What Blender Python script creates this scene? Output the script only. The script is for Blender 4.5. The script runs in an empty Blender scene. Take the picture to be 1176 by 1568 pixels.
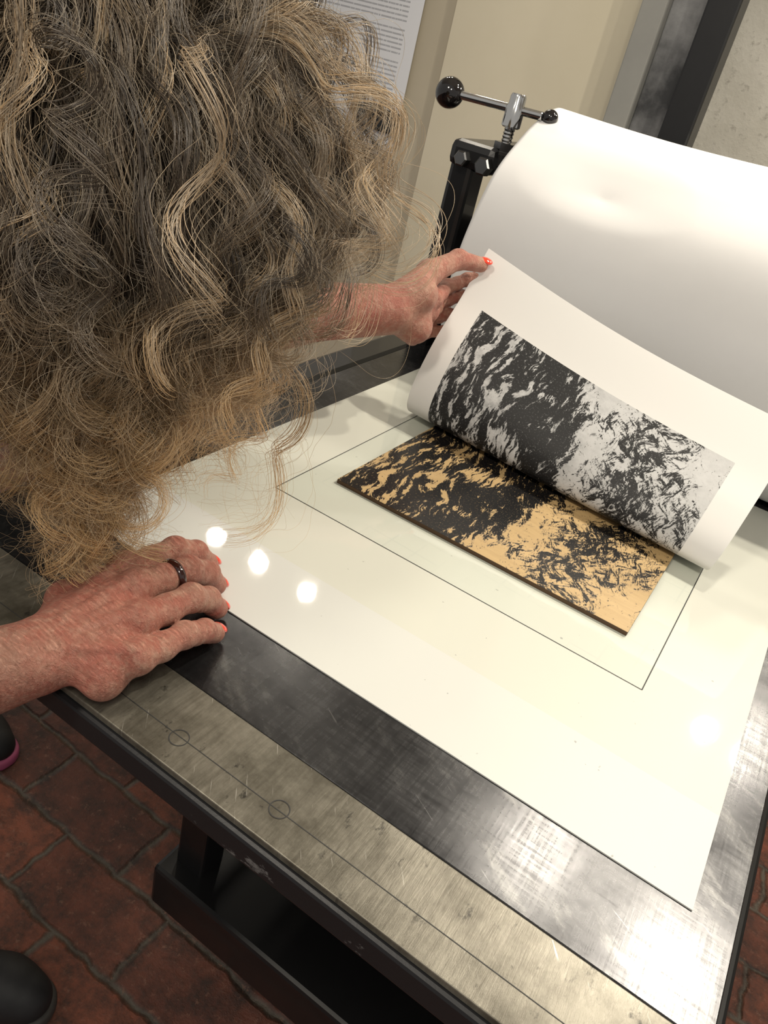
import bpy, numpy as np, math, random
from mathutils import Vector, Matrix
random.seed(4); rng=np.random.default_rng(7)
ZB=0.88   # bed height; press / print / woman geometry is written relative to the bed top
scene=bpy.context.scene
scene.view_settings.view_transform='Standard'
COL=bpy.context.collection

# ------------------------------------------------------------------ helpers
def link(ob,parent=None):
    COL.objects.link(ob)
    if parent is not None: ob.parent=parent
    return ob
def empty(name,loc=(0,0,0)):
    e=bpy.data.objects.new(name,None); e.location=loc; e.empty_display_size=.05; COL.objects.link(e); return e
def mesh_ob(name,verts,faces,mat=None,parent=None,smooth=False,uv=None):
    me=bpy.data.meshes.new(name); me.from_pydata([tuple(map(float,v)) for v in verts],[],[tuple(map(int,f)) for f in faces]); me.update()
    if smooth: me.polygons.foreach_set('use_smooth',[True]*len(me.polygons))
    ob=bpy.data.objects.new(name,me)
    if mat: me.materials.append(mat)
    if uv is not None:
        l=me.uv_layers.new(name='UVMap')
        vi=np.zeros(len(me.loops),dtype=np.int32); me.loops.foreach_get('vertex_index',vi)
        l.data.foreach_set('uv',np.asarray(uv,dtype=np.float32)[vi].ravel())
    return link(ob,parent)
def box(name,lo,hi,mat,parent=None,bev=.0,seg=2):
    x0,y0,z0=lo;x1,y1,z1=hi
    v=[(x0,y0,z0),(x1,y0,z0),(x1,y1,z0),(x0,y1,z0),(x0,y0,z1),(x1,y0,z1),(x1,y1,z1),(x0,y1,z1)]
    f=[(0,3,2,1),(4,5,6,7),(0,1,5,4),(1,2,6,5),(2,3,7,6),(3,0,4,7)]
    ob=mesh_ob(name,v,f,mat,parent)
    if bev>0:
        b=ob.modifiers.new('bev','BEVEL');b.width=bev;b.segments=seg;b.limit_method='ANGLE'
    return ob
def lathe(name,prof,p,axis,mat,parent=None,n=32,smooth=True):
    a=Vector(axis).normalized(); t=Vector((0,0,1)) if abs(a.z)<.9 else Vector((1,0,0))
    u=a.cross(t).normalized(); w=a.cross(u)
    V=[];F=[]
    for d,r in prof:
        for k in range(n):
            an=2*math.pi*k/n
            V.append(Vector(p)+a*d+(u*math.cos(an)+w*math.sin(an))*r)
    m=len(prof)
    for i in range(m-1):
        for k in range(n):
            k2=(k+1)%n
            F.append((i*n+k,i*n+k2,(i+1)*n+k2,(i+1)*n+k))
    F.append(tuple(range(n-1,-1,-1)));F.append(tuple((m-1)*n+k for k in range(n)))
    ob=mesh_ob(name,V,F,mat,parent,smooth)
    if smooth:
        e=ob.modifiers.new('es','EDGE_SPLIT');e.split_angle=math.radians(40)
    return ob
def rod(name,a,b,r,mat,parent=None,n=24,ch=.001):
    a=Vector(a);b=Vector(b);L=(b-a).length
    return lathe(name,[(0,max(r-ch,1e-4)),(ch,r),(L-ch,r),(L,max(r-ch,1e-4))],a,b-a,mat,parent,n)
def ellipsoid(name,c,axes,rad,mat,parent=None,seg=32,rings=20):
    V=[];F=[]
    A=[Vector(x).normalized() for x in axes]
    for i in range(rings+1):
        th=math.pi*i/rings
        for j in range(seg):
            ph=2*math.pi*j/seg
            d=(math.sin(th)*math.cos(ph),math.sin(th)*math.sin(ph),math.cos(th))
            V.append(Vector(c)+A[0]*d[0]*rad[0]+A[1]*d[1]*rad[1]+A[2]*d[2]*rad[2])
    for i in range(rings):
        for j in range(seg):
            j2=(j+1)%seg
            F.append((i*seg+j,(i+1)*seg+j,(i+1)*seg+j2,i*seg+j2))
    return mesh_ob(name,V,F,mat,parent,True)

class NT:
    def __init__(s,name):
        s.m=bpy.data.materials.new(name); s.m.use_nodes=True; s.t=s.m.node_tree
        s.b=s.t.nodes['Principled BSDF']; s.out=s.t.nodes['Material Output']
    def n(s,typ,**kw):
        nd=s.t.nodes.new(typ)
        for k,v in kw.items():
            if k.startswith('i_'):
                key=k[2:]; key=int(key) if key.isdigit() else key.replace('_',' ')
                s.set(nd.inputs[key],v)
            else: setattr(nd,k,v)
        return nd
    def set(s,inp,v):
        if isinstance(v,bpy.types.NodeSocket): s.t.links.new(v,inp)
        else: inp.default_value=v
    def P(s,**kw):
        for k,v in kw.items(): s.set(s.b.inputs[k.replace('_',' ')],v)
    def math(s,op,a,b=0.0,c=None,clamp=False):
        nd=s.t.nodes.new('ShaderNodeMath');nd.operation=op;nd.use_clamp=clamp
        s.set(nd.inputs[0],a);s.set(nd.inputs[1],b)
        if c is not None:s.set(nd.inputs[2],c)
        return nd.outputs[0]
    def mix(s,f,a,b,blend='MIX'):
        nd=s.t.nodes.new('ShaderNodeMix');nd.data_type='RGBA';nd.blend_type=blend
        s.set(nd.inputs[0],f);s.set(nd.inputs[6],a);s.set(nd.inputs[7],b);return nd.outputs[2]
    def coord(s,kind='Object'):
        return s.t.nodes.new('ShaderNodeTexCoord').outputs[kind]
    def mapping(s,vec,scale=(1,1,1),rot=(0,0,0),loc=(0,0,0)):
        nd=s.t.nodes.new('ShaderNodeMapping');s.set(nd.inputs[0],vec);nd.inputs['Scale'].default_value=scale;nd.inputs['Rotation'].default_value=rot;nd.inputs['Location'].default_value=loc;return nd.outputs[0]
    def rotscale(s,vec,ang,scale,loc=(0,0,0)):
        return s.mapping(s.mapping(vec,(1,1,1),(0,0,ang)),scale,(0,0,0),loc)
    def noise(s,vec,scale=5,detail=4,rough=.5,dist=0):
        nd=s.t.nodes.new('ShaderNodeTexNoise');s.set(nd.inputs['Vector'],vec);nd.inputs['Scale'].default_value=scale;nd.inputs['Detail'].default_value=detail;nd.inputs['Roughness'].default_value=rough;nd.inputs['Distortion'].default_value=dist;return nd.outputs[0]
    def ramp(s,f,stops,interp='LINEAR'):
        nd=s.t.nodes.new('ShaderNodeValToRGB');s.set(nd.inputs[0],f);cr=nd.color_ramp;cr.interpolation=interp
        while len(cr.elements)<len(stops): cr.elements.new(.5)
        for e,(p,c) in zip(cr.elements,stops):
            e.position=p;e.color=c if len(c)==4 else (*c,1)
        return nd.outputs[0]
    def bump(s,h,strength=.3,dist=.001,prev=None):
        nd=s.t.nodes.new('ShaderNodeBump');nd.inputs['Strength'].default_value=strength;nd.inputs['Distance'].default_value=dist
        s.set(nd.inputs['Height'],h)
        if prev is not None:s.set(nd.inputs['Normal'],prev)
        return nd.outputs[0]
def C(r,gg,b): return (r,gg,b,1)

def simple(name,col,rough=.5,metal=0,coat=0,nscale=40,namt=.15,bump=.0):
    t=NT(name);o=t.coord();n=t.noise(o,nscale,5,.6)
    c2=tuple(x*(1-namt*2) for x in col[:3])+(1,)
    t.P(Base_Color=t.mix(n,col,c2),Roughness=rough,Metallic=metal,Coat_Weight=coat)
    if bump>0:t.P(Normal=t.bump(n,bump,.001))
    return t.m

# ------------------------------------------------------------------ materials
def mat_steel():
    t=NT('bed_steel');o=t.coord()
    a=t.noise(t.mapping(o,(6,90,1),(0,0,.2)),3,6,.7); b=t.noise(t.mapping(o,(120,5,1),(0,0,-.35)),3,6,.7); c=t.noise(o,7,7,.7)
    sm=t.noise(t.rotscale(o,.6,(9,26,1),(4,4,0)),1,6,.7)
    sc=t.noise(t.rotscale(o,.5,(14,420,1)),1,3,.6);sc=t.ramp(sc,[(.69,(0,0,0)),(.73,(1,1,1))])
    s=t.math('MULTIPLY',a,b)
    base=t.ramp(c,[(.3,(.020,.020,.022)),(.7,(.095,.095,.098))])
    base=t.mix(t.ramp(sm,[(.55,(0,0,0)),(.70,(.5,.5,.5))]),base,C(.17,.17,.165))
    base=t.mix(t.math('MULTIPLY',sc,.35,clamp=True),base,C(.40,.40,.40))
    t.P(Base_Color=base,Metallic=.8,
        Roughness=t.math('ADD',t.math('MULTIPLY',s,.45),t.math('MULTIPLY',t.math('ADD',c,sm),.14)),Normal=t.bump(s,.10,.0006))
    return t.m
def mat_bar():
    t=NT('end_bar_steel');o=t.coord()
    a=t.noise(t.mapping(o,(70,6,1)),4,6,.75); c=t.noise(o,11,7,.7); st=t.noise(t.mapping(o,(60,40,1)),1,5,.7)
    base=t.mix(a,C(.08,.07,.055),C(.32,.30,.245))
    base=t.mix(t.ramp(c,[(.42,(0,0,0)),(.62,(.9,.9,.9))]),base,C(.075,.067,.05))
    base=t.mix(t.ramp(st,[(.60,(0,0,0)),(.68,(.85,.85,.85))]),base,C(.02,.018,.015))
    sc=t.noise(t.rotscale(o,.9,(20,460,1)),1,3,.6)
    base=t.mix(t.ramp(sc,[(.67,(0,0,0)),(.71,(.5,.5,.5))]),base,C(.55,.53,.48))
    t.P(Base_Color=base,Metallic=.5,Roughness=t.math('ADD',t.math('MULTIPLY',a,.3),.2),Normal=t.bump(a,.25,.0008))
    return t.m
def mat_worn():
    t=NT('black_worn_edge');o=t.coord();n=t.noise(t.mapping(o,(22,22,40)),1,6,.75)
    t.P(Base_Color=t.mix(t.ramp(n,[(.60,(0,0,0)),(.66,(.8,.8,.8))]),C(.018,.018,.02),C(.22,.22,.22)),Roughness=.4,Metallic=.3,Normal=t.bump(n,.3,.001))
    return t.m
def mat_regpaper():
    t=NT('registration_sheet');o=t.coord()
    n=t.noise(o,3,3,.5)
    sep=t.n('ShaderNodeSeparateXYZ',i_0=o)
    x,y=sep.outputs[0],sep.outputs[1]
    ins=t.math('MULTIPLY',t.math('MULTIPLY',t.math('GREATER_THAN',x,-.4063),t.math('LESS_THAN',x,.0107)),t.math('GREATER_THAN',y,.5925))
    br=t.n('ShaderNodeTexBrick');t.set(br.inputs['Vector'],t.mapping(o,(1,1,1),(0,0,.04)));br.inputs['Scale'].default_value=11;br.offset=0
    br.inputs['Mortar Size'].default_value=.02;br.inputs['Mortar Smooth'].default_value=1;br.inputs['Brick Width'].default_value=.32;br.inputs['Row Height'].default_value=.3
    refl_band=t.math('GREATER_THAN',y,.50)
    patch=t.ramp(t.noise(o,12,3,.5),[(.48,(0,0,0)),(.62,(1,1,1))])
    gl=t.math('MULTIPLY',t.math('MULTIPLY',br.outputs['Fac'],ins),t.math('MULTIPLY',patch,.16))
    base=t.mix(n,C(.69,.70,.68),C(.65,.66,.62))
    base=t.mix(t.math('MULTIPLY',refl_band,.40),base,C(.64,.64,.50))  # yellowish reflection of the cream wall painted into the sheet colour
    base=t.mix(t.math('MULTIPLY',ins,.3),base,C(.55,.62,.53))
    base=t.mix(gl,base,C(.35,.4,.4))
    sp=t.noise(o,160,2,.5)
    base=t.mix(t.ramp(sp,[(.75,(0,0,0)),(.78,(.6,.6,.6))]),base,C(.2,.2,.2))
    w=t.noise(o,5,3,.5)
    t.P(Base_Color=base,Roughness=.45,Coat_Weight=1.0,Coat_Roughness=.03,Coat_IOR=1.6,Coat_Normal=t.bump(w,.2,.004))
    return t.m
def inked(name,paper):
    """relief / print pattern: UV.x = 0..1 across the block, UV.y = 0..1 from the fold line to the near edge of the block"""
    t=NT(name);uv=t.coord('UV');sep=t.n('ShaderNodeSeparateXYZ',i_0=uv);u,v=sep.outputs[0],sep.outputs[1]
    p=t.n('ShaderNodeCombineXYZ',i_0=t.math('MULTIPLY',u,.347),i_1=t.math('MULTIPLY',v,.20)).outputs[0]
    def warp(src,sc,amt,det=3):
        wn=t.n('ShaderNodeTexNoise');t.set(wn.inputs['Vector'],src);wn.inputs['Scale'].default_value=sc;wn.inputs['Detail'].default_value=det
        sb=t.n('ShaderNodeVectorMath',operation='SUBTRACT');t.set(sb.inputs[0],wn.outputs[1]);sb.inputs[1].default_value=(.5,.5,.5)
        off=t.n('ShaderNodeVectorMath',operation='MULTIPLY_ADD');t.set(off.inputs[0],sb.outputs[0]);off.inputs[1].default_value=(amt,amt*.6,0);t.set(off.inputs[2],src)
        return off.outputs[0]
    w=warp(warp(p,9,.055,2),45,.010,4)
    a=t.noise(t.rotscale(w,.12,(105,22,1)),1,9,.68,.2)
    a2=t.noise(t.rotscale(w,.10,(42,12,1),(3,1,0)),1,3,.5,.2)
    a3=t.noise(t.rotscale(w,.30,(640,170,1),(1,4,0)),1,5,.7,.3)
    b=t.noise(t.rotscale(w,-.75,(140,44,1),(7,2,0)),1,9,.74,.5)
    b2=t.noise(t.rotscale(w,.35,(120,28,1),(2,9,0)),1,9,.72,.3)
    big=t.noise(t.mapping(p,(1,1,1),(0,0,0),(5,5,0)),22,4,.6)
    wig=t.noise(t.mapping(p,(16,16,1)),1,7,.75)
    uu=t.math('ADD',t.math('ADD',u,t.math('MULTIPLY',t.math('SUBTRACT',wig,.5),.26)),t.math('MULTIPLY',v,.08))
    left=t.ramp(uu,[(.0,(1,1,1)),(.50,(1,1,1)),(.64,(0,0,0))])
    densL=t.ramp(uu,[(.0,(.51,)*3),(.12,(.525,)*3),(.36,(.535,)*3),(.50,(.575,)*3),(.57,(.565,)*3),(.64,(.47,)*3)])
    densL=t.math('ADD',densL,t.math('MULTIPLY',t.math('SUBTRACT',big,.5),.26))
    va=t.math('ADD',t.math('ADD',t.math('MULTIPLY',a,.74),t.math('MULTIPLY',a2,.10)),t.math('MULTIPLY',a3,.16))
    densR=t.ramp(uu,[(.5,(.50,)*3),(.60,(.465,)*3),(.68,(.50,)*3),(.80,(.55,)*3),(.93,(.515,)*3),(1,(.48,)*3)])
    densR=t.math('ADD',densR,t.math('MULTIPLY',t.math('SUBTRACT',big,.5),.28))
    vr=t.ramp(v,[(0,(.48,)*3),(.3,(.515,)*3),(.65,(.51,)*3),(1,(.475,)*3)])
    densR2=t.math('SUBTRACT',t.math('ADD',densR,vr),.5)
    vb=t.math('ADD',t.math('MULTIPLY',t.math('MINIMUM',b,b2),.72),t.math('ADD',t.math('MULTIPLY',a3,.28),.045))
    fL=t.math('SUBTRACT',densL,va);fR=t.math('SUBTRACT',densR2,vb)
    f=t.math('ADD',t.math('MULTIPLY',fL,left),t.math('MULTIPLY',fR,t.math('SUBTRACT',1.0,left)))
    ink=t.math('MULTIPLY_ADD',f,50.0,.5,clamp=True)
    fine=t.noise(p,420,4,.7)
    ink=t.math('MULTIPLY',ink,t.ramp(fine,[(.28,(.55,)*3),(.42,(1,)*3)]))
    ins=t.math('MULTIPLY',t.math('MULTIPLY',t.math('GREATER_THAN',u,0.0),t.math('LESS_THAN',u,1.0)),t.math('LESS_THAN',v,1.0))
    if paper:
        pn=t.noise(p,60,6,.75)
        ton=t.mix(t.math('MULTIPLY',ins,1.0),C(.78,.77,.75),C(.60,.60,.60))
        gm=t.math('MULTIPLY',t.ramp(pn,[(.42,(0,0,0)),(.66,(.85,.85,.85))]),t.math('ADD',t.math('MULTIPLY',left,.6),.25))
        ton=t.mix(t.math('MULTIPLY',ins,gm),ton,C(.22,.225,.23))
    else:
        pn=t.noise(t.rotscale(p,0,(20,120,1)),1,5,.6)
        ton=t.mix(pn,C(.62,.44,.215),C(.40,.265,.12))
    ink=t.math('MULTIPLY',ink,ins)
    t.P(Base_Color=t.mix(ink,ton,C(.008,.008,.009)),Roughness=t.math('SUBTRACT',.75 if paper else .5,t.math('MULTIPLY',ink,.2)),
        Normal=t.bump(ink,.3 if not paper else .1,.0006))
    return t.m
def mat_skin(name,base,red,pale,spots=True):
    t=NT(name);o=t.coord()
    n=t.noise(o,28,4,.6);n2=t.noise(o,130,5,.65);n3=t.noise(o,12,3,.5);n4=t.noise(o,210,3,.6)
    c=t.mix(t.ramp(n,[(.35,(0,0,0)),(.62,(1,1,1))]),base,red)
    c=t.mix(t.ramp(n2,[(.45,(0,0,0)),(.72,(.8,.8,.8))]),c,pale)
    c=t.mix(t.ramp(n3,[(.45,(0,0,0)),(.65,(.5,.5,.5))]),c,red)
    if spots: c=t.mix(t.ramp(n4,[(.60,(0,0,0)),(.72,(.55,.55,.55))]),c,C(.26,.105,.065))
    vo=t.n('ShaderNodeTexVoronoi',feature='DISTANCE_TO_EDGE');t.set(vo.inputs['Vector'],o);vo.inputs['Scale'].default_value=420
    wr=t.noise(t.mapping(o,(90,420,260),(0,0,.3)),1,6,.7,1.0)
    b1=t.bump(vo.outputs[0],.35,.0008);b2=t.bump(wr,.9,.004,b1);b3=t.bump(n2,.6,.003,b2)
    t.P(Base_Color=c,Roughness=.44,Subsurface_Weight=.12,Subsurface_Radius=(.008,.003,.0015),Subsurface_Scale=1.0,Normal=b3,Specular_IOR_Level=.5)
    return t.m
def mat_floor():
    t=NT('terracotta_floor');o=t.coord()
    d=t.n('ShaderNodeVectorMath',operation='MULTIPLY_ADD')
    dn=t.n('ShaderNodeTexNoise');t.set(dn.inputs['Vector'],o);dn.inputs['Scale'].default_value=14;dn.inputs['Detail'].default_value=5
    t.set(d.inputs[0],dn.outputs[1]);d.inputs[1].default_value=(.03,.03,0);t.set(d.inputs[2],o)
    br=t.n('ShaderNodeTexBrick');t.set(br.inputs['Vector'],t.mapping(d.outputs[0],(1,1,1),(0,0,0),(.07,.03,0)))
    br.inputs['Scale'].default_value=1;br.inputs['Brick Width'].default_value=.25;br.inputs['Row Height'].default_value=.125;br.inputs['Mortar Size'].default_value=.009;br.inputs['Mortar Smooth'].default_value=.9;br.inputs['Bias'].default_value=-.1
    br.inputs['Color1'].default_value=C(.27,.080,.042);br.inputs['Color2'].default_value=C(.12,.040,.026);br.inputs['Mortar'].default_value=C(.13,.11,.085)
    n=t.noise(o,18,8,.75);n2=t.noise(o,70,5,.75)
    c=t.mix(t.ramp(n,[(.42,(0,0,0)),(.62,(.85,.85,.85))]),br.outputs[0],C(.035,.022,.017))
    c=t.mix(t.ramp(n2,[(.56,(0,0,0)),(.68,(.65,.65,.65))]),c,C(.30,.15,.10))
    h=t.math('ADD',t.math('MULTIPLY',br.outputs['Fac'],-1.0),t.math('ADD',t.math('MULTIPLY',n,.9),t.math('MULTIPLY',n2,.4)))
    t.P(Base_Color=c,Roughness=t.math('ADD',t.math('MULTIPLY',n,.4),.25),Normal=t.bump(h,.8,.010))
    return t.m
def mat_wall(name,col,col2,sc=3,bump=.1,conc=False):
    t=NT(name);o=t.coord();n=t.noise(o,sc,6,.6);n2=t.noise(o,40,5,.7)
    c=t.mix(t.ramp(n,[(.35,(0,0,0)),(.7,(1,1,1))]),col,col2)
    if conc: c=t.mix(t.ramp(n2,[(.56,(0,0,0)),(.7,(.6,.6,.6))]),c,C(.20,.18,.15))
    t.P(Base_Color=c,Roughness=.8,Normal=t.bump(n2,bump,.004));return t.m
def mat_page():
    t=NT('printed_page');uv=t.coord('UV');sep=t.n('ShaderNodeSeparateXYZ',i_0=uv);u,v=sep.outputs[0],sep.outputs[1]
    ln=t.math('FRACT',t.math('MULTIPLY',v,46.0));line=t.math('LESS_THAN',ln,.38)
    row=t.math('FLOOR',t.math('MULTIPLY',v,46.0))
    cv=t.n('ShaderNodeCombineXYZ',i_0=t.math('MULTIPLY',u,90.0),i_1=row).outputs[0]
    word=t.math('GREATER_THAN',t.noise(cv,1,1,.5),.40)
    gap=t.math('GREATER_THAN',t.noise(t.n('ShaderNodeCombineXYZ',i_1=t.math('MULTIPLY',t.math('FLOOR',t.math('MULTIPLY',v,46.0)),.7)).outputs[0],1,0,.5),.36)
    box_=t.math('MULTIPLY',t.math('MULTIPLY',t.math('GREATER_THAN',u,.1),t.math('LESS_THAN',u,.88)),t.math('MULTIPLY',t.math('GREATER_THAN',v,.25),t.math('LESS_THAN',v,.95)))
    k=t.math('MULTIPLY',t.math('MULTIPLY',line,word),t.math('MULTIPLY',box_,gap))
    t.P(Base_Color=t.mix(t.math('MULTIPLY',k,.6),C(.88,.90,.95),C(.25,.26,.3)),Roughness=.7);return t.m

M_steel=mat_steel();M_bar=mat_bar();M_reg=mat_regpaper()
M_print=inked('print_paper',True);M_plate=inked('inked_block_face',False)
M_edge=simple('block_edge_wood',C(.10,.055,.025),.6)
M_black=simple('black_iron',C(.012,.012,.013),.35,.2,.2,30,.2,.1)
M_blk2=mat_worn()
M_chrome=simple('chrome',C(.75,.75,.74),.12,1,0,20,.1)
M_dkst=simple('dark_bolt_steel',C(.22,.22,.22),.25,1,0,20,.2)
M_ball=simple('black_bakelite',C(.008,.006,.006),.08,0,.6)
M_white=mat_wall('press_blanket_sheet',C(.74,.735,.735),C(.70,.695,.695),4,.02)
M_line=simple('ink_line',C(.03,.03,.03),.6)
M_skin=mat_skin('skin_hand',C(.52,.265,.19),C(.46,.155,.11),C(.66,.41,.30))
M_face=mat_skin('skin_face',C(.60,.35,.26),C(.52,.24,.18),C(.66,.42,.32),False)
M_nail=simple('nail_polish',C(.85,.06,.025),.15,0,.8,20,.03)
M_ring=simple('ring_tortoise',C(.05,.008,.006),.08,0,1,90,.4)
M_cloth=simple('black_knit',C(.018,.018,.022),.9,0,0,160,.3,.5)
M_jean=simple('dark_denim',C(.02,.024,.035),.85,0,0,160,.3,.5)
M_shoe=simple('shoe_upper',C(.02,.02,.022),.6,0,0,60,.3,.3)
M_sole=simple('shoe_sole',C(.06,.055,.05),.6)
M_pink=simple('shoe_pink',C(.55,.12,.25),.6);M_teal=simple('shoe_teal',C(.08,.40,.33),.6)

# ------------------------------------------------------------------ room
floor=box('floor',(-3.2,-2.5,-.05),(3.0,2.56,0),mat_floor())
M_cream=mat_wall('cream_plaster',C(.76,.70,.55),C(.70,.64,.49),2,.05)
M_cream2=mat_wall('beige_plaster',C(.62,.56,.44),C(.56,.50,.38),2,.05)
wl=box('wall_back',(-3.2,2.5,0),(3.0,2.6,2.75),M_cream2)
box('wall_panel_cream',(-1.34,2.47,0),(-.757,2.5,2.75),M_cream,wl)
box('wall_panel_concrete',(-.507,2.44,0),(3.0,2.5,2.75),mat_wall('rough_concrete',C(.48,.46,.40),C(.62,.60,.54),5,.6,True),wl)
ceil=box('ceiling',(-3.2,.2,2.75),(3.0,2.6,2.8),mat_wall('ceiling_paint',C(.75,.73,.68),C(.7,.68,.62)))
col=empty('steel_column',(0,0,0))
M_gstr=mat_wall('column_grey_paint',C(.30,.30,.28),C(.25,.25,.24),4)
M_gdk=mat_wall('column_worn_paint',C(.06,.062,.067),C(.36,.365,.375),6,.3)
box('flange_left',(-.757,2.38,0),(-.69,2.47,2.75),M_gstr,col,.004)
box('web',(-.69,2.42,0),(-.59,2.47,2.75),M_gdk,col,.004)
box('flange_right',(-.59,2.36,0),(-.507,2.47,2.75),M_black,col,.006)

notice=empty('wall_notice',(0,0,ZB))
x0,x1,z0,z1=-1.88,-1.461,.10,.70
mesh_ob('page',[(x0,2.485,z0),(x1,2.480,z0),(x1,2.49,z1),(x0,2.49,z1)],[(0,1,2,3)],mat_page(),notice,uv=[(0,0),(1,0),(1,1),(0,1)])
mesh_ob('page_behind',[(x0-.03,2.494,z0+.02),(x1-.02,2.494,z0-.03),(x1-.0,2.496,z1),(x0,2.496,z1)],[(0,1,2,3)],M_white,notice)
box('clip_body',(-1.62,2.455,.155),(-1.455,2.475,.215),M_black,notice,.006)
rod('clip_roll',(-1.625,2.46,.215),(-1.45,2.46,.215),.010,M_black,notice)
box('clip_lever',(-1.57,2.43,.21),(-1.51,2.44,.235),M_dkst,notice,.002)

# ------------------------------------------------------------------ etching press
press=empty('etching_press',(0,0,ZB))
box('bed_plate',(-.56,.327,-.012),(.127,1.95,0),M_steel,press,.001)
box('end_bar',(-.56,.262,-.006),(.127,.3268,0),M_bar,press,.0008)
box('bed_core',(-.558,.258,-.030),(.125,1.95,-.0065),M_blk2,press,.003)
box('seam',(-.56,.2847,-.001),(.127,.2853,.0002),M_line,press)
for i,(px_,py_) in enumerate([(-.325,.286),(-.238,.284),(-.151,.286)]):
    V=[];F=[];n=40
    for k in range(n):
        a=2*math.pi*k/n
        V.append((px_+.0072*math.cos(a),py_+.0072*math.sin(a),.0003));V.append((px_+.0065*math.cos(a),py_+.0065*math.sin(a),.0003))
    for k in range(n):
        F.append((2*k,(2*k+2)%(2*n),(2*k+3)%(2*n),2*k+1))
    mesh_ob('bolt_plug_%d'%i,V,F,M_line,press)
box('rail_left',(-.52,.30,-.075),(-.47,1.95,-.030),M_black,press,.004)
box('rail_right',(.04,.30,-.075),(.09,1.95,-.030),M_black,press,.004)
box('cross_front',(-.47,.36,-.075),(.04,.40,-.031),M_black,press,.004)
for i,(lx,ly) in enumerate([(-.40,.50),(.0,.50),(-.40,1.6),(.0,1.6)]):
    box('leg_upper_%d'%i,(lx-.0,ly,-.56),(lx+.045,ly+.045,-.0305),M_black,press,.004)
for i,(lx,ly) in enumerate([(-.30,.80),(.0,.80),(-.30,1.6),(.0,1.6)]):
    box('leg_lower_%d'%i,(lx-.0,ly,-.88),(lx+.06,ly+.06,-.56),M_black,press,.004)
box('shelf',(-.415,.473,-.63),(.30,1.75,-.55),M_black,press,.006)
box('brace_left',(-.395,.52,-.30),(-.36,1.62,-.26),M_black,press,.004)
for s,xx in (('left',-.585),('right',.14)):
    box('side_frame_'+s,(xx,1.05,-.88),(xx+.035,1.50,-.04),M_black,press,.01)
    box('upright_'+s,(xx,1.17,-.05),(xx+.04,1.225,.30),M_black,press,.008)
    box('upright_back_'+s,(xx,1.36,-.05),(xx+.04,1.41,.30),M_black,press,.008)
    box('yoke_'+s,(xx-.005,1.165,.285),(xx+.075,1.43,.325),M_black,press,.012)
    box('bearing_'+s,(xx+.002,1.226,.03),(xx+.038,1.359,.17),M_black,press,.01)
rod('roller',(-.545,1.292,.101),(.14,1.292,.101),.10,M_steel,press,64,.002)
rod('lower_roller',(-.545,1.292,-.11),(.14,1.292,-.11),.075,M_steel,press,64,.002)
box('side_rail_guard',(-.66,.86,-.16),(-.60,1.50,-.03),M_black,press,.01)
sx,sy=-.515,1.2
lathe('pressure_screw',[(i*.0025,.0085 if i%2 else .0072) for i in range(30)],(sx,sy,.315),(0,0,1),M_chrome,press,20,False)
lathe('screw_collar',[(0,.012),(.002,.0145),(.028,.0145),(.032,.012),(.042,.012),(.046,.010)],(sx,sy,.355),(0,0,1),M_chrome,press,24)
lathe('screw_nut',[(0,.017),(.016,.017)],(sx,sy,.318),(0,0,1),M_dkst,press,6,False)
lathe('clamp_arm',[(0,.02),(.004,.024),(.02,.024),(.024,.02)],(sx,sy,.298),(0,0,1),M_black,press,24)
rod('handle_bar',(-.61,1.2,.379),(-.47,1.2,.381),.0062,M_chrome,press)
ellipsoid('handle_knob',(-.628,1.2,.378),((1,0,0),(0,1,0),(0,0,1)),(.0225,.0225,.0225),M_ball,press)
ellipsoid('handle_knob_right',(-.462,1.21,.381),((1,0,0),(0,1,0),(0,0,1)),(.012,.012,.012),M_ball,press)
for i,(bx,bz,r) in enumerate([(-.560,.300,.012),(-.522,.298,.014)]):
    lathe('hex_bolt_%d'%i,[(0,r),(.012,r),(.014,r*.8)],(bx,1.166,bz),(-.1,-1,0),M_dkst,press,6,False)

# ------------------------------------------------------------------ profile surfaces
def catmull(P,ts):
    P=np.array(P,float);n=len(P);out=[]
    for t in ts:
        t=min(max(t,0),n-1-1e-9);i=int(t);f=t-i
        p0=P[max(i-1,0)];p1=P[i];p2=P[i+1];p3=P[min(i+2,n-1)]
        out.append(.5*((2*p1)+(-p0+p2)*f+(2*p0-5*p1+4*p2-p3)*f*f+(-p0+3*p1-3*p2+p3)*f**3))
    return np.array(out)
def grid_faces(nu,nv):
    return [(i*nv+j,(i+1)*nv+j,(i+1)*nv+j+1,i*nv+j+1) for i in range(nu-1) for j in range(nv-1)]
prof=[(1.17,.004),(1.12,.006),(1.085,.03),(1.062,.08),(1.05,.14),(1.057,.212),(1.094,.295),(1.151,.345),(1.21,.378),(1.275,.395),(1.36,.375),(1.45,.30),(1.53,.18)]
nu,nv=130,170
pr=catmull(prof,np.linspace(0,len(prof)-1,nv))
V=[]
for i in range(nu):
    x=-.48+.60*i/(nu-1)
    for j in range(nv):
        y,z=pr[j]
        lift=.004*math.sin(x*9+1)*min(1,z/.2)
        dx=(x+.325)/.13; dz=(z-.318)/(.055 if z>.318 else .04)
        dd=math.hypot(dx,dz);cone=-.0135*max(0,1-dd)**1.3
        ny,nz=(y-1.265),(z-.19);L=math.hypot(ny,nz)+1e-6
        o=lift+cone
        V.append((x+ .012*z*(1-i/(nu-1)),y+ny/L*o,z+nz/L*o if z>.03 else z))
bl=mesh_ob('blanket_sheet',V,grid_faces(nu,nv),M_white,press,True)
sm=bl.modifiers.new('sol','SOLIDIFY');sm.thickness=.0012

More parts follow.
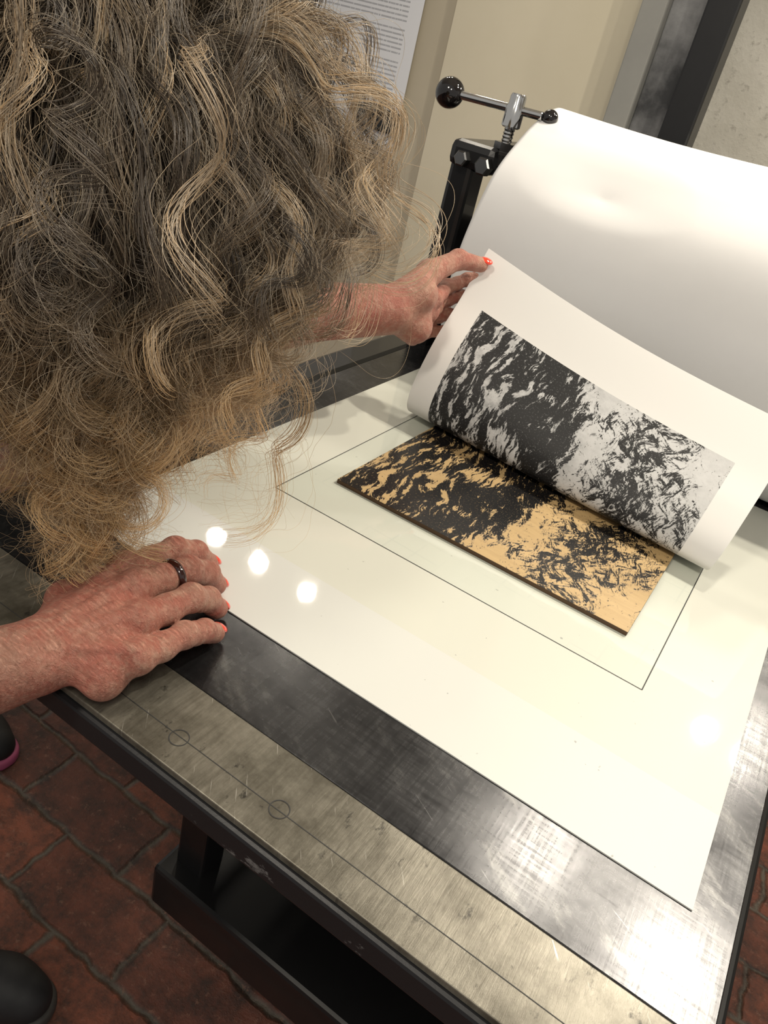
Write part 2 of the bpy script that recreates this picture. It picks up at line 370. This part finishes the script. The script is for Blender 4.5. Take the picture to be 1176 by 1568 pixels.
rs=empty('registration_sheet',(0,0,ZB))
box('sheet',(-.4967,.4062,.0001),(.0979,1.10,.0012),M_reg,rs)
def strip(name,a,b,w=.0011,z=.0014):
    a=Vector((*a,z));b=Vector((*b,z));d=(b-a).normalized();n=Vector((-d.y,d.x,0))*w/2
    mesh_ob(name,[a-n,b-n,b+n,a+n],[(0,1,2,3)],M_line,rs)
strip('line_front',(-.4063,.5925),(.0107,.5925));strip('line_left',(-.4063,.5925),(-.4063,1.07));strip('line_right',(.0107,.5925),(.0107,1.07));strip('line_back',(-.4063,1.07),(.0107,1.07))

PX0,PX1,PY0,PY1=-.3703,-.0235,.6568,1.01
def yc(x): return .885+(x-PX0)/(PX1-PX0)*(-.045)
blk=empty('printing_block',(0,0,ZB))
n=24;V=[];UV=[]
for i in range(n+1):
    x=PX0+(PX1-PX0)*i/n
    for j in range(12):
        y=PY0+(PY1-PY0)*j/11
        V.append((x,y,.0062));UV.append(((x-PX0)/(PX1-PX0),(yc(x)-y)/(yc(x)-PY0)*.9995))
mesh_ob('block_face',V,grid_faces(n+1,12),M_plate,blk,False,UV)
box('block_core',(PX0,PY0,.0013),(PX1,PY1,.0061),M_edge,blk,.0006)

Lp=[(1.045,.0075),(.96,.0075),(.905,.0078),(.882,.0125),(.868,.032),(.873,.066),(.900,.115),(.943,.166),(.985,.226)]
Rp=[(1.03,.0075),(.93,.0075),(.862,.0078),(.838,.0115),(.823,.026),(.834,.050),(.868,.078),(.913,.108),(.972,.158)]
nv=120;ts=np.linspace(0,8,nv);A=catmull(Lp,ts);B=catmull(Rp,ts)
def vco(Pp):
    d=np.r_[0,np.cumsum(np.linalg.norm(np.diff(Pp,axis=0),axis=1))]
    a=np.interp(2.3,ts,d);b=np.interp(7,ts,d);return (d-a)/(b-a)
va,vb=vco(A),vco(B);nu=80;V=[];UV=[]
for i in range(nu):
    w=i/(nu-1)
    for j in range(nv):
        k=max(0,(ts[j]-2.5)/5.5)
        xl=-.412+.006*k; xr=.012+.020*k
        x=xl+(xr-xl)*w
        yz=A[j]*(1-w)+B[j]*w
        sag=-.010*math.sin(math.pi*w)*k
        V.append((x,yz[0]+sag*.3,yz[1]+sag));v=va[j]*(1-w)+vb[j]*w
        ul=-.3755+.003*k;ur=-.0235+.014*k
        UV.append(((x-ul)/(ur-ul),v))
pp=mesh_ob('peeled_print',V,grid_faces(nu,nv),M_print,None,True,UV);pp.location.z=ZB

# ------------------------------------------------------------------ SDF organic modelling
def cap(P,a,b,ra,rb):
    a=np.array(a,np.float32);b=np.array(b,np.float32);ab=b-a
    t=np.clip(((P-a)@ab)/max(float(ab@ab),1e-9),0,1)
    return np.linalg.norm(P-a-t[...,None]*ab,axis=-1)-(ra+(rb-ra)*t)
def ball(P,c,r): return np.linalg.norm(P-np.array(c,np.float32),axis=-1)-r
def ell(P,c,ax,r):
    q=P-np.array(c,np.float32);M=np.array([np.array(Vector(a).normalized())for a in ax],np.float32)
    l=q@M.T;l=l/np.array(r,np.float32);k=np.linalg.norm(l,axis=-1)
    return (k-1)*min(r)
def smin(a,b,k):
    h=np.clip(.5+.5*(b-a)/k,0,1);return b+(a-b)*h-k*h*(1-h)
def nets(f,org,h):
    ins=f<0;nx,ny,nz=f.shape
    S=np.zeros((nx-1,ny-1,nz-1,3),np.float32);Cn=np.zeros((nx-1,ny-1,nz-1),np.float32)
    cs=[(a,b,c) for a in(0,1) for b in(0,1) for c in(0,1)]
    def sl(o): return tuple(slice(o[i],f.shape[i]-1+o[i]) for i in range(3))
    for o in cs:
        for ax in range(3):
            if o[ax]==1:continue
            o2=list(o);o2[ax]=1;o2=tuple(o2)
            A_,B_=f[sl(o)],f[sl(o2)];x=(A_<0)!=(B_<0)
            t=np.where(x,A_/(np.where(x,A_-B_,1)),0)
            for d in range(3):
                S[...,d]+=np.where(x,(t if d==ax else o[d]),0)
            Cn+=x
    m=Cn>0;idx=-np.ones(m.shape,np.int64);idx[m]=np.arange(m.sum())
    g_=np.argwhere(m);V=(g_+S[m]/Cn[m][:,None])*h+np.array(org)
    F=[]
    for ax in range(3):
        b_,c_=(ax+1)%3,(ax+2)%3
        s1=[slice(None)]*3;s2=[slice(None)]*3;s1[ax]=slice(0,-1);s2[ax]=slice(1,None)
        x=ins[tuple(s1)]!=ins[tuple(s2)];e=np.argwhere(x)
        ok=(e[:,b_]>0)&(e[:,c_]>0)&(e[:,b_]<f.shape[b_]-1)&(e[:,c_]<f.shape[c_]-1);e=e[ok]
        first=ins[e[:,0],e[:,1],e[:,2]]
        def at(db,dc):
            q=e.copy();q[:,b_]+=db;q[:,c_]+=dc;return idx[q[:,0],q[:,1],q[:,2]]
        Q=np.stack([at(-1,-1),at(0,-1),at(0,0),at(-1,0)],1)
        Q[~first]=Q[~first][:,::-1];F.append(Q)
    return V,np.concatenate(F)
def sdf_mesh(name,fn,lo,hi,h,mat,parent,it=2):
    K=6
    lo=np.array(lo,np.float32);hi=np.array(hi,np.float32);nc=np.ceil((hi-lo)/(h*K)).astype(int)
    ctr=np.stack(np.meshgrid(*[lo[i]+h*K*(np.arange(nc[i],dtype=np.float32)+.5) for i in range(3)],indexing='ij'),-1)
    fc=fn(ctr)
    f=np.repeat(np.repeat(np.repeat(fc,K,0),K,1),K,2).astype(np.float32)
    mk=np.repeat(np.repeat(np.repeat(np.abs(fc)<h*K*1.6+.004,K,0),K,1),K,2)
    ii=np.argwhere(mk)
    f[mk]=fn((lo+h*ii).astype(np.float32))
    V,F=nets(f,lo,h)
    ob=mesh_ob(name,V.tolist(),F.tolist(),mat,parent,True)
    if it:
        m=ob.modifiers.new('s','SMOOTH');m.iterations=it;m.factor=.5
    return ob

woman=empty('woman',(0,0,ZB))
W=(-.342,.247,.027);EL=(-.50,.11,-.07)
fing={ # MCP, PIP, DIP, TIP
 'index':[(-.357,.342,.045),(-.354,.390,.043),(-.352,.413,.031),(-.350,.428,.0140)],
 'middle':[(-.331,.327,.051),(-.326,.375,.047),(-.325,.398,.033),(-.325,.411,.0140)],
 'ring':[(-.306,.309,.047),(-.302,.355,.045),(-.303,.376,.031),(-.304,.390,.0135)],
 'little':[(-.286,.289,.038),(-.282,.329,.037),(-.283,.352,.026),(-.286,.368,.0120)]}
frad={'index':(.0138,.0115,.0102,.0086),'middle':(.0138,.0117,.0103,.0088),'ring':(.0132,.0110,.0098,.0085),'little':(.0120,.0098,.0088,.0078)}
def hand_fn(W,EL,fing,frad,thumb,trad,extra,wr,er,mid,tend=None):
    def fn(P):
        d=cap(P,W,mid[0],wr,mid[1]);d=smin(d,cap(P,mid[0],EL,mid[1],er),.02)
        for k,f in fing.items():
            w2=np.array(W)*.82+np.array(f[0])*.18
            d=smin(d,cap(P,w2,f[0],.0165,frad[k][0]*.95),.012)
        ks=list(fing)
        for a,b in zip(ks[:-1],ks[1:]):
            ma=np.array(fing[a][0])*.75+np.array(W)*.25;mb=np.array(fing[b][0])*.75+np.array(W)*.25
            d=smin(d,cap(P,ma,mb,.0105,.0105),.010)
        for c,r in extra: d=smin(d,ball(P,c,r),.014)
        if tend is not None:
            tv=np.array(tend);Wn=np.array(W)
            for k,f in fing.items():
                d=smin(d,cap(P,Wn*.70+np.array(f[0])*.30+tv*.0160,np.array(f[0])+tv*.0125,.0028,.0038),.005)
            for i,(a,b) in enumerate(zip(ks[:-1],ks[1:])):
                m=(np.array(fing[a][0])+np.array(fing[b][0]))/2
                q=[Wn*(1-t)+m*t+tv*.0152+np.array((.004*math.sin(9*t+i*2),0,0)) for t in (.05,.3,.55,.8)]
                for j in range(3): d=smin(d,cap(P,q[j],q[j+1],.0022,.0020),.0035)
        out=d
        for k,f in fing.items():
            r=frad[k];e=ball(P,np.array(f[0])+np.array((0,0,.003)),r[0]*1.0)
            for i in range(3):
                a=np.array(f[i]);b=np.array(f[i+1])
                e=smin(e,cap(P,a,b,r[i]*.88,r[i+1]*.92),.004)
                e=smin(e,ball(P,(a+b)/2+np.array((0,0,-.0012)),(r[i]+r[i+1])/2*.95),.004)
                if i>0: e=smin(e,ball(P,f[i],r[i]*1.06),.003)
            e=smin(e,ball(P,f[3],r[3]*1.02),.003)
            out=np.minimum(out,smin(d,e,.004))
        e=None
        for i in range(len(thumb)-1):
            q=cap(P,thumb[i],thumb[i+1],trad[i],trad[i+1]);e=q if e is None else smin(e,q,.005)
        for i in range(1,len(thumb)-1): e=smin(e,ball(P,thumb[i],trad[i]*1.07),.004)
        out=np.minimum(out,smin(d,e,.010))
        return out
    return fn
fn=hand_fn(W,EL,fing,frad,[(-.347,.268,.026),(-.376,.303,.026),(-.386,.335,.020),(-.382,.360,.0130)],(.018,.0140,.0115,.0095),
   [((-.345,.285,.028),.018),((-.296,.268,.025),.0145)],.0265,.040,((-.392,.197,-.008),.034),(.05,-.35,.93))
sdf_mesh('right_forearm_and_hand',fn,(-.56,.05,-.13),(-.245,.46,.085),.0012,M_skin,woman,1)
def nail(name,tip,dip,up,r,L=.015):
    a=(Vector(tip)-Vector(dip)).normalized();u=Vector(up);u=(u-a*u.dot(a)).normalized();s=a.cross(u)
    ellipsoid(name,Vector(tip)+u*r*.70+a*r*.50,(a,s,u),(L*.62,r*.82,r*.42),M_nail,woman,20,12)
for k in fing: nail('nail_'+k,fing[k][3],fing[k][2],(0,.85,.5),frad[k][3])
mc=np.array(fing['middle'][0]);mp=np.array(fing['middle'][1])
rc=Vector(mc*.30+mp*.70)+Vector((0,0,-.0008));ax=Vector(mp-mc).normalized()
V=[];F=[];u=ax.cross(Vector((0,0,1))).normalized();w_=ax.cross(u)
for i in range(48):
    a=2*math.pi*i/48;rd=u*math.cos(a)+w_*math.sin(a)
    for j in range(12):
        b=2*math.pi*j/12;V.append(rc+rd*(.0124+.0018*math.cos(b))+ax*.0034*math.sin(b))
for i in range(48):
    for j in range(12):F.append((i*12+j,((i+1)%48)*12+j,((i+1)%48)*12+(j+1)%12,i*12+(j+1)%12))
mesh_ob('finger_ring',V,F,M_ring,woman,True)

W2=(-.436,.815,.156);EL2=(-.61,.63,.10)
f2={'index':[(-.418,.886,.166),(-.430,.940,.172),(-.414,.962,.184),(-.397,.974,.193)],
 'middle':[(-.422,.892,.146),(-.436,.945,.148),(-.420,.962,.160),(-.404,.962,.165)],
 'ring':[(-.427,.888,.127),(-.440,.935,.124),(-.424,.952,.134),(-.408,.948,.140)],
 'little':[(-.432,.880,.110),(-.442,.916,.104),(-.428,.932,.112),(-.414,.930,.118)]}
fr2={'index':(.0115,.0095,.0086,.0078),'middle':(.0115,.0095,.0086,.0078),'ring':(.011,.0092,.0083,.0075),'little':(.010,.0082,.0074,.0068)}
fn=hand_fn(W2,EL2,f2,fr2,[(-.430,.830,.172),(-.430,.878,.196),(-.418,.926,.2125),(-.398,.955,.2095)],(.021,.0155,.0118,.0096),
   [((-.418,.842,.178),.023),((-.415,.845,.138),.022)],.0295,.040,((-.520,.715,.137),.036))
sdf_mesh('left_forearm_and_hand',fn,(-.67,.56,.04),(-.37,1.0,.24),.0014,M_skin,woman,1)
nail('thumb_nail',(-.398,.955,.2095),(-.418,.926,.2125),(.1,-.2,1),.0095,.016)

def body(P):
    d=cap(P,(-1.02,.34,0),(-1.02,.50,0),.115,.115)
    d=smin(d,cap(P,(-1.0,.42,.04),(-.86,.41,.14),.125,.12),.06)
    for dy in(-.06,.06): d=smin(d,cap(P,(-.90,.41+dy,.12),(-.72,.38+dy,.19),.10,.105),.05)
    d=smin(d,cap(P,(-.63,.24,.18),(-.78,.51,.24),.062,.062),.06)
    d=smin(d,cap(P,(-.70,.38,.22),(-.60,.385,.245),.075,.062),.04)
    a=cap(P,(-.63,.235,.18),(-.505,.115,-.06),.056,.049);a=smin(a,cap(P,(-.505,.115,-.06),(-.475,.132,-.05),.047,.043),.01)
    b=cap(P,(-.79,.52,.25),(-.62,.63,.11),.056,.048);b=smin(b,cap(P,(-.62,.63,.11),(-.60,.64,.113),.047,.044),.01)
    return smin(smin(d,a,.03),b,.03)
sdf_mesh('sweater_torso',body,(-1.18,.0,-.13),(-.42,.74,.34),.007,M_cloth,woman,3)
def legs(P):
    d=cap(P,(-1.03,.34,-.04),(-1.03,.50,-.04),.112,.112)
    l=smin(cap(P,(-1.03,.50,-.06),(-1.02,.58,-.42),.088,.06),cap(P,(-1.02,.58,-.42),(-1.08,.60,-.80),.058,.045),.03)
    r=smin(cap(P,(-1.0,.33,-.06),(-.78,.28,-.41),.088,.06),cap(P,(-.78,.28,-.41),(-.66,.325,-.80),.058,.045),.03)
    return smin(smin(d,l,.04),r,.04)
sdf_mesh('trousers',legs,(-1.18,.15,-.86),(-.58,.70,.10),.008,M_jean,woman,3)
def shoe(nm,heel,toe,ms):
    h=np.array(heel);t=np.array(toe);dn=(t-h)/np.linalg.norm(t-h);sd=np.array((-dn[1],dn[0],0))
    def up(P):
        d=cap(P,h+(0,0,.045),h+dn*.16+(0,0,.035),.038,.036)
        d=smin(d,cap(P,h+dn*.15+(0,0,.03),t-dn*.035+(0,0,.03),.044,.034),.02)
        d=smin(d,cap(P,h+dn*.02+(0,0,.05),h+dn*.01+(0,0,.10),.040,.042),.02)
        return np.maximum(d,-(P[...,2]-(h[2]+.018)))
    lo=np.minimum(h,t)-.07;hi=np.maximum(h,t)+.07;lo[2]=h[2]-.01;hi[2]=h[2]+.16
    sdf_mesh(nm+'_upper',up,lo,hi,.004,M_shoe,woman,2)
    def so(P):
        d=cap(P,h+(0,0,.010),h+dn*.12+(0,0,.010),.040,.038);d=smin(d,cap(P,h+dn*.12+(0,0,.010),t-dn*.035+(0,0,.010),.040,.040),.02)
        return np.maximum(np.maximum(d,P[...,2]-(h[2]+.022)),(h[2]+.0)-P[...,2])
    sdf_mesh(nm+'_sole',so,lo,hi,.004,ms,woman,1)
shoe('left_shoe',(-1.13,.60,-.88),(-.905,.60,-.88),M_pink)
shoe('right_shoe',(-.70,.30,-.88),(-.49,.37,-.88),M_sole)
ellipsoid('left_shoe_trim_teal',(-.930,.60,-.847),((1,0,0),(0,1,0),(0,0,1)),(.010,.032,.024),M_teal,woman)

# --- head
HC=np.array((-.458,.383,.302));fv=np.array((.47,.68,-.57));fv/=np.linalg.norm(fv)
uv_=np.array((0,0,1))-fv*fv[2];uv_/=np.linalg.norm(uv_);sv=np.cross(fv,uv_)
def hp(f,u,s): return HC+fv*f+uv_*u+sv*s
def head(P):
    d=ell(P,hp(-.008,.018,0),(fv,uv_,sv),(.095,.090,.076))
    d=smin(d,ell(P,hp(.035,-.045,0),(fv,uv_,sv),(.058,.070,.056)),.03)
    d=smin(d,cap(P,hp(.055,-.092,-.012),hp(.055,-.092,.012),.018,.018),.025)
    d=smin(d,cap(P,hp(.090,.005,0),hp(.112,-.030,0),.008,.012),.010)
    for s in(-1,1):
        d=smin(d,cap(P,hp(.098,-.035,s*.006),hp(.098,-.035,s*.011),.008,.007),.005)
        d=smin(d,cap(P,hp(.084,.022,s*.018),hp(.072,.024,s*.048),.009,.008),.010)
        d=smin(d,cap(P,hp(.070,-.03,s*.035),hp(.05,-.03,s*.05),.016,.014),.02)
        d=np.maximum(d,-(np.linalg.norm(P-hp(.093,.004,s*.031),axis=-1)-.013))
        d=smin(d,ell(P,hp(-.010,-.008,s*.078),(fv,uv_,sv),(.018,.031,.007)),.006)
    d=smin(d,cap(P,hp(.088,-.060,-.018),hp(.088,-.060,.018),.007,.007),.006)
    d=smin(d,cap(P,hp(.085,-.071,-.014),hp(.085,-.071,.014),.008,.008),.005)
    nb=np.array((-.61,.385,.245))
    return smin(d,cap(P,hp(-.03,-.05,0),nb,.052,.060),.03)
lo=np.minimum(HC-.15,(-.68,.30,.15));hi=HC+.16
sdf_mesh('head',head,lo,hi,.003,M_face,woman,2)
M_eye=simple('eye_white',C(.8,.78,.75),.2)
M_iris=simple('eye_iris',C(.05,.08,.09),.1);M_lip=simple('lips',C(.45,.12,.11),.4)
for s in(-1,1):
    ellipsoid('eye_%s'%('left' if s<0 else 'right'),hp(.080,.004,s*.031),(fv,uv_,sv),(.0125,.0125,.0125),M_eye,woman)
    ellipsoid('iris_%s'%('left' if s<0 else 'right'),hp(.0905,.002,s*.031),(fv,uv_,sv),(.003,.0055,.0055),M_iris,woman)
ellipsoid('mouth',hp(.0935,-.0655,0),(fv,uv_,sv),(.004,.0045,.022),M_lip,woman)
M_cap=simple('hair_underlayer',C(.026,.019,.014),.8,0,0,80,.3,.6)
V=[];F=[];S1,R1=64,40;keep={}
for i in range(R1+1):
    th=math.pi*i/R1
    for j in range(S1):
        ph=2*math.pi*j/S1
        df,ds,du=math.sin(th)*math.cos(ph),math.sin(th)*math.sin(ph),math.cos(th)
        V.append(hp(-.008+df*.101,.018+du*.097,ds*.083));keep[i*S1+j]=not((df>.45 and du<.5) or du<-.75)
for i in range(R1):
    for j in range(S1):
        q=(i*S1+j,(i+1)*S1+j,(i+1)*S1+(j+1)%S1,i*S1+(j+1)%S1)
        if all(keep[k] for k in q):F.append(q)
mesh_ob('scalp_hair',V,F,M_cap,woman,True)

# --- hair strands : curls grouped in locks
NL=620;NS=30;NP=50
Rad=np.array((.101,.097,.083));Cc=hp(-.008,.018,0);Bm=np.stack([fv,uv_,sv])
AX=np.array((-.398,.345))
def guide(d,L,gap,grav,pull):
    n=d[0]*fv+d[1]*uv_+d[2]*sv
    p=Cc+(d*Rad)@Bm; ds=L/(NP-1);v=n.copy()+rng.normal(0,.24,3);pts=[p.copy()]
    sw=rng.normal(0,.07,3);f1=rng.uniform(5,12);f2_=rng.uniform(0,6)
    for k in range(NP-1):
        s=k/(NP-1)
        v=v*.87+np.array((0,0,-1.0))*grav*(.08+.22*s)+n*.03*(1-s)+sw*math.sin(s*f1+f2_)
        if p[2]<Cc[2]-.01: v[:2]+=(AX-p[:2])*pull
        v/=np.linalg.norm(v)
        p=p+v*ds
        q=(p-Cc)@Bm.T; rr=Rad+gap*min(1,s*4); kk=np.linalg.norm(q/rr)
        if kk<1:
            p=Cc+(q/kk)@Bm
            nn=((q/rr)/rr)@Bm;nn/=np.linalg.norm(nn);v=v-nn*min(0,v@nn);v/=np.linalg.norm(v)+1e-9
        pts.append(p.copy())
    return np.array(pts)
dark=np.array((.030,.022,.016));ash=np.array((.23,.175,.125));gold=np.array((.80,.50,.21));pale=np.array((.74,.62,.46))
paths=[];cols=[];rads=[]
made=0;s=np.linspace(0,1,NP)
while made<NL:
    d=rng.normal(size=3);d/=np.linalg.norm(d)
    if (d[0]>.45 and d[1]<.45) or d[1]<-.6: continue
    L=rng.uniform(.18,.31);lay=rng.uniform(0,1);gap=.003+.038*lay
    G=guide(d,L,gap,rng.uniform(.65,1.3),rng.uniform(.6,1.8))
    T=np.gradient(G,axis=0);T/=np.linalg.norm(T,axis=1)[:,None]
    e1=np.cross(T,(.3,.5,.1));e1/=np.linalg.norm(e1,axis=1)[:,None];e2=np.cross(T,e1)
    wl=rng.uniform(.045,.14);ph=rng.uniform(0,6.28);amp=rng.uniform(.004,.012);hand=rng.choice([-1,1])
    patch=.5+.5*math.sin(d[1]*5.5+1.0)*math.sin(d[2]*6+d[0]*4)
    tone=rng.beta(.9,1.6)*(.42+.75*lay)*(.55+.80*patch)
    K=NS
    ar=np.arange(K);stray=(ar%3==0)
    a=ph+rng.normal(0,.22,K)+stray*rng.normal(0,.9,K)
    A_=amp*(np.clip(s*2.0,0,1)*(.6+.9*s))[None,:]*rng.uniform(.8,1.2,K)[:,None]
    w=(s**1.25*L/wl*6.283*1.15)[None,:]*rng.uniform(.96,1.04,K)[:,None]+a[:,None]
    r0=rng.uniform(0,1,K)**.5*.0056;an=rng.uniform(0,6.28,K)
    sp=np.where(stray[:,None],1.0+2.4*s[None,:],1.05-.35*s[None,:]+.4*(s[None,:]>.92))
    fa=np.where(stray,.0016,.00032)[:,None]*s[None,:]
    o1=np.cos(w)*A_+(r0*np.cos(an))[:,None]*sp+np.cumsum(rng.normal(0,1,(K,NP)),1)*fa
    o2=np.sin(w)*A_*hand+(r0*np.sin(an))[:,None]*sp+np.cumsum(rng.normal(0,1,(K,NP)),1)*fa
    st=G[None]+e1[None]*o1[...,None]+e2[None]*o2[...,None]
    if made%15==0:   # flyaway wisps
        m_=stray[:,None,None]*(.16*s**1.5)[None,:,None]; st=st+(st-Cc)*m_
    tn=np.clip(tone+rng.uniform(-.10,.22,K)[:,None]+(.38*s-.12)[None,:],0,1)[...,None]
    low=np.clip((.29-st[...,2:3])/.15,0,1)
    c=dark*(1-tn)+ash*tn
    hi_=np.where((ar%3==1)[:,None,None],pale,gold*.6+pale*.4)
    m=np.clip((tn-.36)*1.6,0,1)*(.6+.4*low);c=c*(1-m)+hi_*m
    m2=low*.78*(.35+.65*tn);c=c*(1-m2)+gold*m2
    c=np.where(stray[:,None,None],c*.6+pale*.28,c)
    paths.append(st.reshape(-1,3));cols.append(c.reshape(-1,3))
    rads.append(np.tile(np.interp(s,[0,.7,1],[.00020,.00018,.00006]),K)*np.where(np.repeat(stray,NP),.5,1))
    made+=1
N=NL*NS
hc=bpy.data.hair_curves.new('curly_hair');hc.add_curves([NP]*N)
P_=np.concatenate(paths).astype(np.float32)
hc.attributes['position'].data.foreach_set('vector',P_.ravel())
ra=hc.attributes.get('radius') or hc.attributes.new('radius','FLOAT','POINT');ra.data.foreach_set('value',np.concatenate(rads).astype(np.float32))
ca=hc.attributes.new('strand_col','FLOAT_COLOR','POINT')
cc=np.concatenate(cols).astype(np.float32);cc=np.concatenate([cc,np.ones((len(cc),1),np.float32)],1);ca.data.foreach_set('color',cc.ravel())
t=NT('hair_strands')
at=t.n('ShaderNodeAttribute',attribute_name='strand_col')
t.P(Base_Color=at.outputs['Color'],Roughness=.36,Specular_IOR_Level=.6);hc.materials.append(t.m)
ho=bpy.data.objects.new('curly_hair',hc);link(ho,woman)

# ------------------------------------------------------------------ lights (ceiling track spots, plus two added fill lamps)
M_hous=simple('lamp_housing',C(.6,.6,.58),.4)
warm=(1.0,.915,.77)
lamps=[(-1.38,1.97,1.35),(-1.142,1.97,1.35),(-1.588,1.97,1.35),(.246,2.09,1.10),(.377,2.07,1.10),(-.008,1.567,1.35),(.392,1.445,1.35),(-.5,-.35,1.45),(.5,-.5,1.45)]  # last two are fill lamps added behind the camera, with invented housings
pw=[2.0,2.5,1.2,4,4,8,15,9.5,9]
for i,(l,p) in enumerate(zip(lamps,pw)):
    sp=empty('track_spot_and_fill',(l[0],l[1],l[2]+ZB))
    tgt=Vector((-.2,.75,0));dr=(tgt-Vector(l)).normalized()
    la=bpy.data.lights.new('spot_and_fill_lamp','AREA');la.shape='DISK';la.size=.06 if i<7 else .25;la.energy=p;la.color=warm
    lo_=bpy.data.objects.new('lamp',la);link(lo_,sp);lo_.rotation_euler=dr.to_track_quat('-Z','Y').to_euler()
    lo_.location=dr*.012
    lathe('housing',[(-.10,.03),(-.09,.045 if i<7 else .13),(0,.048 if i<7 else .135),(.004,.046 if i<7 else .134),(.004,.034 if i<7 else .128),(-.002,.033 if i<7 else .127)],(0,0,0),dr,M_hous,sp)
    rod('stem',(0,0,.02),(0,0,2.75-ZB-l[2]),.006,M_hous,sp)
w=bpy.data.worlds.new('world');scene.world=w;w.use_nodes=True
w.node_tree.nodes['Background'].inputs[0].default_value=(1,.96,.90,1);w.node_tree.nodes['Background'].inputs[1].default_value=.40

# ------------------------------------------------------------------ camera
R=Vector((.8231,.5248,.2171));D=Vector((.4386,-.3446,-.83));Fw=Vector((-.3607,.7784,-.5138))
cam=bpy.data.cameras.new('camera');co=bpy.data.objects.new('camera',cam);COL.objects.link(co)
m=Matrix(((R.x,-D.x,-Fw.x,0),(R.y,-D.y,-Fw.y,0),(R.z,-D.z,-Fw.z,ZB+.43),(0,0,0,1)));co.matrix_world=m
cam.sensor_fit='VERTICAL';cam.sensor_height=24;cam.lens=24*1180.56/1568;cam.clip_start=.02
scene.camera=co
